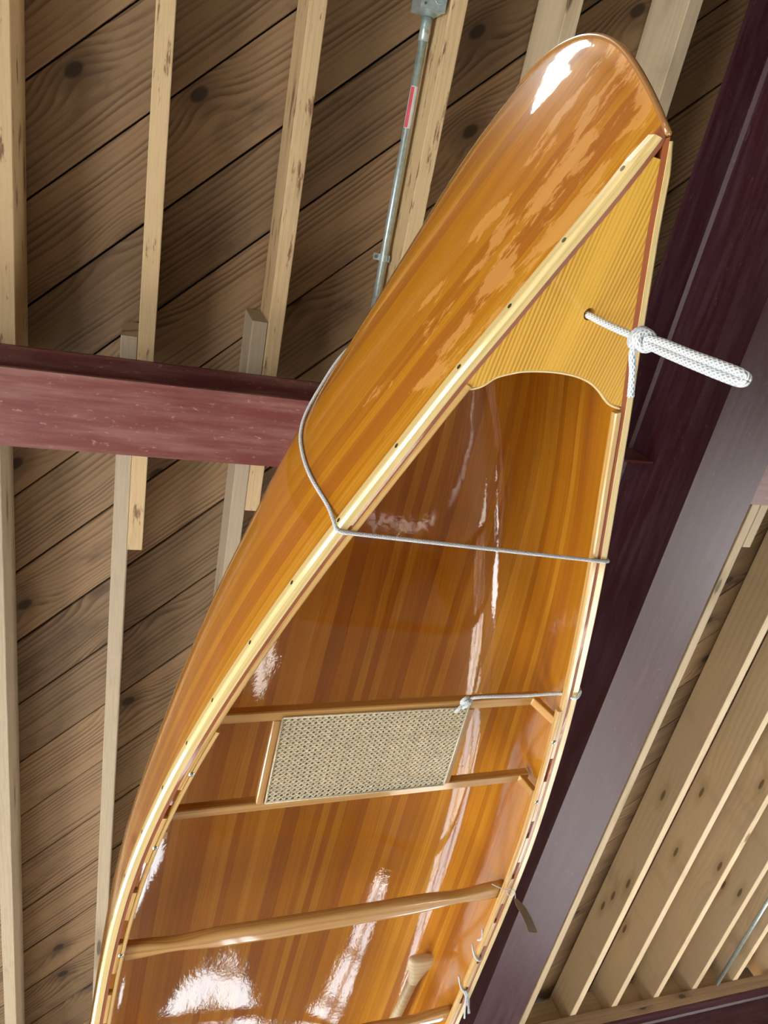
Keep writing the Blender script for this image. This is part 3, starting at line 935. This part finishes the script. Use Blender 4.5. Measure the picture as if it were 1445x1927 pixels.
# woven cane: verticals, horizontals and diagonals as flat strands, joined
q00, q10, q11, q01 = (0.8400, -0.2045), (0.8150, 0.1605), (1.0330, 0.1745), (1.0605, -0.1975)


def cane_pt(u, v_, dz):
    s = (1 - v_) * ((1 - u) * q00[0] + u * q10[0]) + v_ * ((1 - u) * q01[0] + u * q11[0])
    p = (1 - v_) * ((1 - u) * q00[1] + u * q10[1]) + v_ * ((1 - u) * q01[1] + u * q11[1])
    return W3(s, p, (1 - v_) * (ZS - 0.0012) + v_ * (ZR - 0.0012) + dz)


CV, CF = [], []


def strand(u0, v0, u1, v1, w, dz, t=0.0009):
    a = cane_pt(u0, v0, dz); b = cane_pt(u1, v1, dz); d = b - a; L = np.linalg.norm(d)
    if L < 0.004: return
    sd = np.cross(d / L, np.array([0, 0, 1.0])); sd /= np.linalg.norm(sd)
    k = len(CV)
    for e in (a, b):
        CV.extend([e - sd * w / 2, e + sd * w / 2, e + sd * w / 2 + np.array([0, 0, t]), e - sd * w / 2 + np.array([0, 0, t])])
    CF.extend([[k, k + 1, k + 5, k + 4], [k + 1, k + 2, k + 6, k + 5], [k + 2, k + 3, k + 7, k + 6], [k + 3, k, k + 4, k + 7], [k, k + 3, k + 2, k + 1], [k + 4, k + 5, k + 6, k + 7]])


NU, NV = 32, 19
for i in range(NU + 1):
    for o_ in (-0.20, 0.20):
        u = (i + o_) / NU
        if 0 <= u <= 1: strand(u, 0, u, 1, 0.0021, 0.0008)
for j in range(NV + 1):
    for o_ in (-0.20, 0.20):
        v_ = (j + o_) / NV
        if 0 <= v_ <= 1: strand(0, v_, 1, v_, 0.0021, 0.0)
for dgn in range(-NV, NU + 1):
    # diagonals pass between the crossings, leaving eight-sided holes
    o_ = dgn + 0.5
    i0 = max(0.0, o_); i1 = min(float(NU), o_ + NV)
    if i1 > i0:
        strand(i0 / NU, (i0 - o_) / NV, i1 / NU, (i1 - o_) / NV, 0.0021, -0.0006)
        strand(i0 / NU, 1 - (i0 - o_) / NV, i1 / NU, 1 - (i1 - o_) / NV, 0.0021, -0.0011)
cp = mesh_obj('cane_panel', CV, CF, M['cane']); cp['kind'] = 'stuff'; cp['label'] = 'pale hexagonal woven cane panel'
attach(cp)
for (u0, v0, u1, v1) in ((0, 0, 1, 0), (1, 0, 1, 1), (1, 1, 0, 1), (0, 1, 0, 0)):
    o = tube('cane_binder', [cane_pt(u0, v0, -0.001), cane_pt((u0 + u1) / 2, (v0 + v1) / 2, -0.001), cane_pt(u1, v1, -0.001)], 0.0018, M['cane'], None, 8)
    attach(o)


# ---- thwarts: carved, wide middle and ends with a neck between
def thwart(sl, sr, pl_, pr_, zc, wmid=0.051, wneck=0.029, wend=0.047, th=0.021):
    n = 61; V = []; F = []; UV = []; m = 12
    for i in range(n):
        t = i / (n - 1); p = pl_ + (pr_ - pl_) * t; s = sl + (sr - sl) * t
        a = abs(2 * t - 1)
        neck = math.exp(-((a - 0.74) / 0.14) ** 2)
        w = wmid + (wend - wmid) * max(0, (a - 0.74) / 0.26 if a > 0.74 else 0)
        w = w * (1 - neck) + wneck * neck
        dz = -0.006 * (1 - a * a)
        ang0 = None
        for j in range(m):
            g = 2 * math.pi * (j + 0.5) / m
            cx = math.copysign(abs(math.cos(g)) ** 0.45, math.cos(g)); sz = math.copysign(abs(math.sin(g)) ** 0.45, math.sin(g))
            V.append(W3(s + cx * w / 2, p, zc + dz + sz * th / 2)); UV.append((p, cx * w / 2 + 0.03 * sz))
    for i in range(n - 1):
        for j in range(m):
            a_ = i * m + j; b_ = i * m + (j + 1) % m
            F.append([a_, a_ + m, b_ + m, b_])
    F.append(list(range(m))); F.append([(n - 1) * m + j for j in range(m)][::-1])
    o = mesh_obj('thwart', V, F, M['thwart'], canoe, UV, smooth=True)
    return o


thwart(1.448, 1.380, -0.432, 0.430, 0.952)
thwart(1.915, 1.872, -0.445, 0.445, 0.955)
thwart(2.9, 2.9, -0.44, 0.44, 0.95)

# ------------------------------------------------------------------ paddle lying in the hull
pd = empty('paddle', tuple(W3(2.1, 0.43, 1.10)))
pa = np.array(W3(1.885, 0.4275, 1.115)); pb = np.array(W3(3.25, 0.33, 1.10)); pdv = (pb - pa) / np.linalg.norm(pb - pa)
side_v = np.cross(pdv, np.array([0, 0, 1.0])); side_v /= np.linalg.norm(side_v); upv = np.cross(side_v, pdv)


def paddle_loft(name, stations, m=14):
    V, F = [], []
    for (d, wy, wz) in stations:
        for j in range(m):
            g = 2 * math.pi * j / m
            cx = math.copysign(abs(math.cos(g)) ** 0.8, math.cos(g)); sz = math.copysign(abs(math.sin(g)) ** 0.8, math.sin(g))
            V.append(pa + pdv * d + side_v * cx * wy + upv * sz * wz)
    n = len(stations)
    for i in range(n - 1):
        for j in range(m):
            a_ = i * m + j; b_ = i * m + (j + 1) % m
            F.append([a_, b_, b_ + m, a_ + m])
    F.append(list(range(m))[::-1]); F.append([(n - 1) * m + j for j in range(m)])
    return mesh_obj(name, V, F, M['paddle'], pd, None, True)


paddle_loft('grip', [(-0.004, 0.040, 0.006), (0.0, 0.046, 0.012), (0.012, 0.048, 0.014), (0.030, 0.043, 0.014), (0.055, 0.031, 0.0135), (0.085, 0.020, 0.0135), (0.105, 0.0155, 0.0135)])
paddle_loft('shaft', [(0.104, 0.0155, 0.0135), (0.4, 0.0145, 0.013), (0.8, 0.0145, 0.013)])
paddle_loft('blade', [(0.8, 0.0145, 0.013), (0.88, 0.04, 0.009), (0.97, 0.062, 0.006), (1.15, 0.07, 0.005), (1.28, 0.066, 0.004), (1.335, 0.045, 0.003)])
tag(pd, 'pale wooden paddle with flared grip resting on the thwart inside the canoe', 'paddle')


# ------------------------------------------------------------------ ropes
def hull_pt(side, s, v_, lift):
    """point on the outer hull at station near s and girth fraction v_."""
    P, N = HULL[side]
    j = v_ * (NROW - 1); i = np.interp(s, sigs, np.arange(NST))
    i0 = int(min(i, NST - 2)); fi = i - i0; j0 = int(min(j, NROW - 2)); fj = j - j0
    def bil(A): return (A[i0, j0] * (1 - fi) * (1 - fj) + A[i0 + 1, j0] * fi * (1 - fj) + A[i0, j0 + 1] * (1 - fi) * fj + A[i0 + 1, j0 + 1] * fi * fj)
    n = bil(N); n /= np.linalg.norm(n)
    return bil(P) + n * lift


RR = 0.0030
zl = fz(0.40)
left_g = [W3(0.396, -(fb(0.396) + 0.0165), zl + 0.010), W3(0.400, -(fb(0.4) + 0.013), zl - 0.001), W3(0.401, -(fb(0.4) + 0.004), zl - 0.0042)]
right_g = [W3(0.412, fb(0.412) + 0.004, fz(0.412) - 0.0042), W3(0.412, fb(0.412) + 0.014, fz(0.412) - 0.001), W3(0.412, fb(0.412) + 0.0165, fz(0.412) + 0.010)]
lft = [hull_pt(-1, s, v_, 0.0032) for s, v_ in ((0.14, 0.99), (0.19, 0.8), (0.25, 0.66), (0.30, 0.58), (0.345, 0.50), (0.370, 0.42), (0.384, 0.32), (0.392, 0.22), (0.397, 0.10))]
rgt = [hull_pt(1, s, v_, 0.0032) for s, v_ in ((0.405, 0.10), (0.40, 0.22), (0.385, 0.34), (0.36, 0.46), (0.31, 0.56), (0.26, 0.66), (0.20, 0.8), (0.14, 0.99))]
sl1 = empty('sling_rope', tuple(W3(0.40, 0, 0.83)))
tube('rope', spline([tuple(p) for p in lft] + [tuple(p) for p in left_g], 120)[:-1] + spline([left_g[-1], left_g[-1] * 0.9 + right_g[0] * 0.1, left_g[-1] * 0.1 + right_g[0] * 0.9, right_g[0]], 9)[:-1] + spline([tuple(p) for p in right_g] + [tuple(p) for p in rgt], 120), RR, M['rope'], sl1, 8)
tube('hanging_line', [tuple(hull_pt(1, 0.14, 0.99, 0.004)), (1.18, 0.66, 2.095)], RR, M['rope'], sl1, 8)
tag(sl1, 'thin white sling rope wrapped round the hull and across the open canoe', 'rope')

z2 = fz(0.74)
sl2 = empty('sling_rope', tuple(W3(0.74, 0.15, 0.9)))
rp = [W3(0.795, 0.150, ZS - 0.004), W3(0.780, 0.170, 0.930), W3(0.763, 0.25, 0.914), W3(0.742, 0.316, 0.895), W3(0.730, fb(0.73) + 0.002, fz(0.73) - 0.0048),
      W3(0.722, fb(0.72) + 0.016, fz(0.72) + 0.0005), W3(0.715, fb(0.715) + 0.019, fz(0.715) + 0.012)]
rp += [hull_pt(1, 0.70, 0.12, 0.006) + PR * 0.004, W3(0.71, 0.372, 1.02), W3(0.72, 0.42, 1.15), W3(0.73, 0.57, 1.5), W3(0.76, 0.82, 2.095)]
tube('rope', spline([tuple(p) for p in rp], 160), 0.0032, M['rope'], sl2, 8)
kc = np.array(W3(0.802, 0.148, ZS - 0.002))
for t in range(3):
    ph = t * 1.1
    tube('knot', [kc + 0.0105 * (math.cos(a) * np.array([0.7, 0.5 * math.cos(ph), 0.5]) + math.sin(a) * np.array([-0.25, 0.9, 0.55 * math.sin(ph) + 0.3])) + np.array([0.003 * (t - 1), 0.005 * (t - 1), -0.002])
                  for a in np.linspace(0, 2 * math.pi, 18)], 0.0034, M['rope'], sl2, 8)
tube('loose_end', spline([kc, kc + AX * 0.012 - PR * 0.012 - np.array([0, 0, 0.006]), kc + AX * 0.022 - PR * 0.016 - np.array([0, 0, 0.004])], 10), 0.0034, M['rope'], sl2, 8)
tag(sl2, 'white rope knotted on the seat rail and led over the right gunwale', 'rope')

# painter loop hanging from the deck hole
pt_ = empty('painter_rope', (0.506, 0.069, 0.775))
h0 = np.array(W3(0.0467, 0.0056, 0.775))
kn = np.array((0.4965, 0.074, 0.640)); en = np.array((0.491, 0.0745, 0.484))
tube('rope', spline([h0 + np.array([0, 0, 0.03]), h0 + np.array([0.0005, 0.001, 0.0]), (h0 * 0.5 + kn * 0.5) + np.array([0.0015, 0.002, 0]), kn + np.array([0, 0, -0.012])], 30), 0.0043, M['rope'], pt_, 12)
for t in range(3):
    r_ = 0.0085 + 0.0005 * t
    tilt = 0.35 * (t - 1)
    tube('knot', [kn + np.array([r_ * math.cos(a), r_ * math.sin(a), 0.004 * (t - 1) * 1.6 + tilt * 0.010 * math.sin(a + 0.7)]) for a in np.linspace(0, 2 * math.pi, 20)], 0.0045, M['rope'], pt_, 10)
sx = np.array([-0.0007, 0.0037, 0])
loop = [kn + sx * 0.4, kn + sx * 1.0 + np.array([0, 0, -0.03]), kn * 0.45 + en * 0.55 + sx * 1.15, en + sx * 1.0 + np.array([0, 0, 0.006]), en + np.array([0, 0, -0.004]),
        en - sx * 1.0 + np.array([0, 0, 0.006]), kn * 0.45 + en * 0.55 - sx * 0.95, kn - sx * 1.0 + np.array([0, 0, -0.03]), kn - sx * 0.4]
tube('loop', spline(loop, 60), 0.0047, M['rope'], pt_, 12)
tube('loose_end', spline([kn + np.array([-0.006, 0.004, 0.0]), kn + np.array([-0.008, 0.016, -0.003]), kn + np.array([-0.001, 0.034, -0.004]), kn + np.array([0.0085, 0.062, -0.003])], 24), 0.0040, M['rope'], pt_, 12)
tag(pt_, 'thick braided white rope knotted in a loop hanging from the deck hole', 'rope')

# paper tag on a string at the right gunwale
tg = empty('paper_tag', (0.89, 1.383, 0.92))
tp = np.array(W3(1.345, fb(1.345) - 0.004, fz(1.345) - 0.005))
tube('string', spline([tp + PR * -0.045 + np.array([0, 0, 0.02]), tp + PR * -0.015, tp, tp + PR * 0.004 + np.array([0, 0, -0.008]), tp + np.array([0.002, 0.006, -0.018])], 24), 0.0009, M['cord'], tg, 6)
tube('bow', [tp + 0.010 * (math.cos(a) * AX + math.sin(a) * (PR * 0.6 - np.array([0, 0, 0.6]))) + AX * 0.010 for a in np.linspace(0, 2 * math.pi, 18)], 0.0009, M['cord'], tg, 6)
top = tp + np.array([0.002, 0.006, -0.018]); V = []; F = []
nn = 10
wdir = np.array([0.93, 0.36, 0.05]); wdir /= np.linalg.norm(wdir); nd = np.cross(wdir, [0, 0, 1.0])
for i in range(nn):
    t = i / (nn - 1); c_ = top + np.array([0, 0, -0.085 * t]) + nd * 0.006 * math.sin(t * 2.6)
    hw = 0.006 + 0.012 * min(1, t * 4)
    for sgn in (-1, 1):
        for e in (0, 0.0005): V.append(c_ + wdir * hw * sgn * 0.8 + nd * e)
for i in range(nn - 1):
    b = i * 4
    F += [[b, b + 2, b + 6, b + 4], [b + 1, b + 5, b + 7, b + 3], [b, b + 4, b + 5, b + 1], [b + 2, b + 3, b + 7, b + 6]]
mesh_obj('card', V, F, M['tag'], tg)
tag(tg, 'small curled paper tag on white string tied at the right gunwale', 'tag')


def rail_tie(name, s_, label, tails):
    base = empty(name, tuple(W3(s_, fb(s_), fz(s_))))
    z = fz(s_); b = fb(s_) - HULLT
    path = [W3(s_ - 0.02, b - 0.026, z + 0.020), W3(s_ - 0.004, b - 0.0225, z + 0.004), W3(s_ + 0.006, b - 0.014, z - 0.0045), W3(s_ + 0.012, b - 0.003, z - 0.004),
            W3(s_ + 0.010, b + 0.000, z + 0.012)]
    tube('rope', spline(path, 30), 0.0026, M['rope'], base, 8)
    for tl in tails:
        tube('loose_end', spline([W3(s_ + a, b + p, z + q) for a, p, q in tl], 20), 0.0026, M['rope'], base, 8)
    return tag(base, label, 'rope')


rail_tie('tied_cord', 1.600, 'short white cord looped through a gunwale slot above the frayed one', [[(-0.075, -0.014, 0.02), (-0.06, -0.018, 0.006), (-0.045, -0.022, 0.012)]])
rail_tie('tied_cord', 1.730, 'frayed white cord tied round the right gunwale near the bottom edge',
         [[(0.0, -0.016, -0.005), (0.035, 0.002, -0.01), (0.075, 0.018, -0.02)], [(0.01, -0.004, -0.006), (0.05, 0.000, -0.014), (0.085, 0.004, -0.026)], [(0.0, -0.012, -0.006), (0.04, 0.010, -0.006), (0.07, 0.012, -0.024)]])
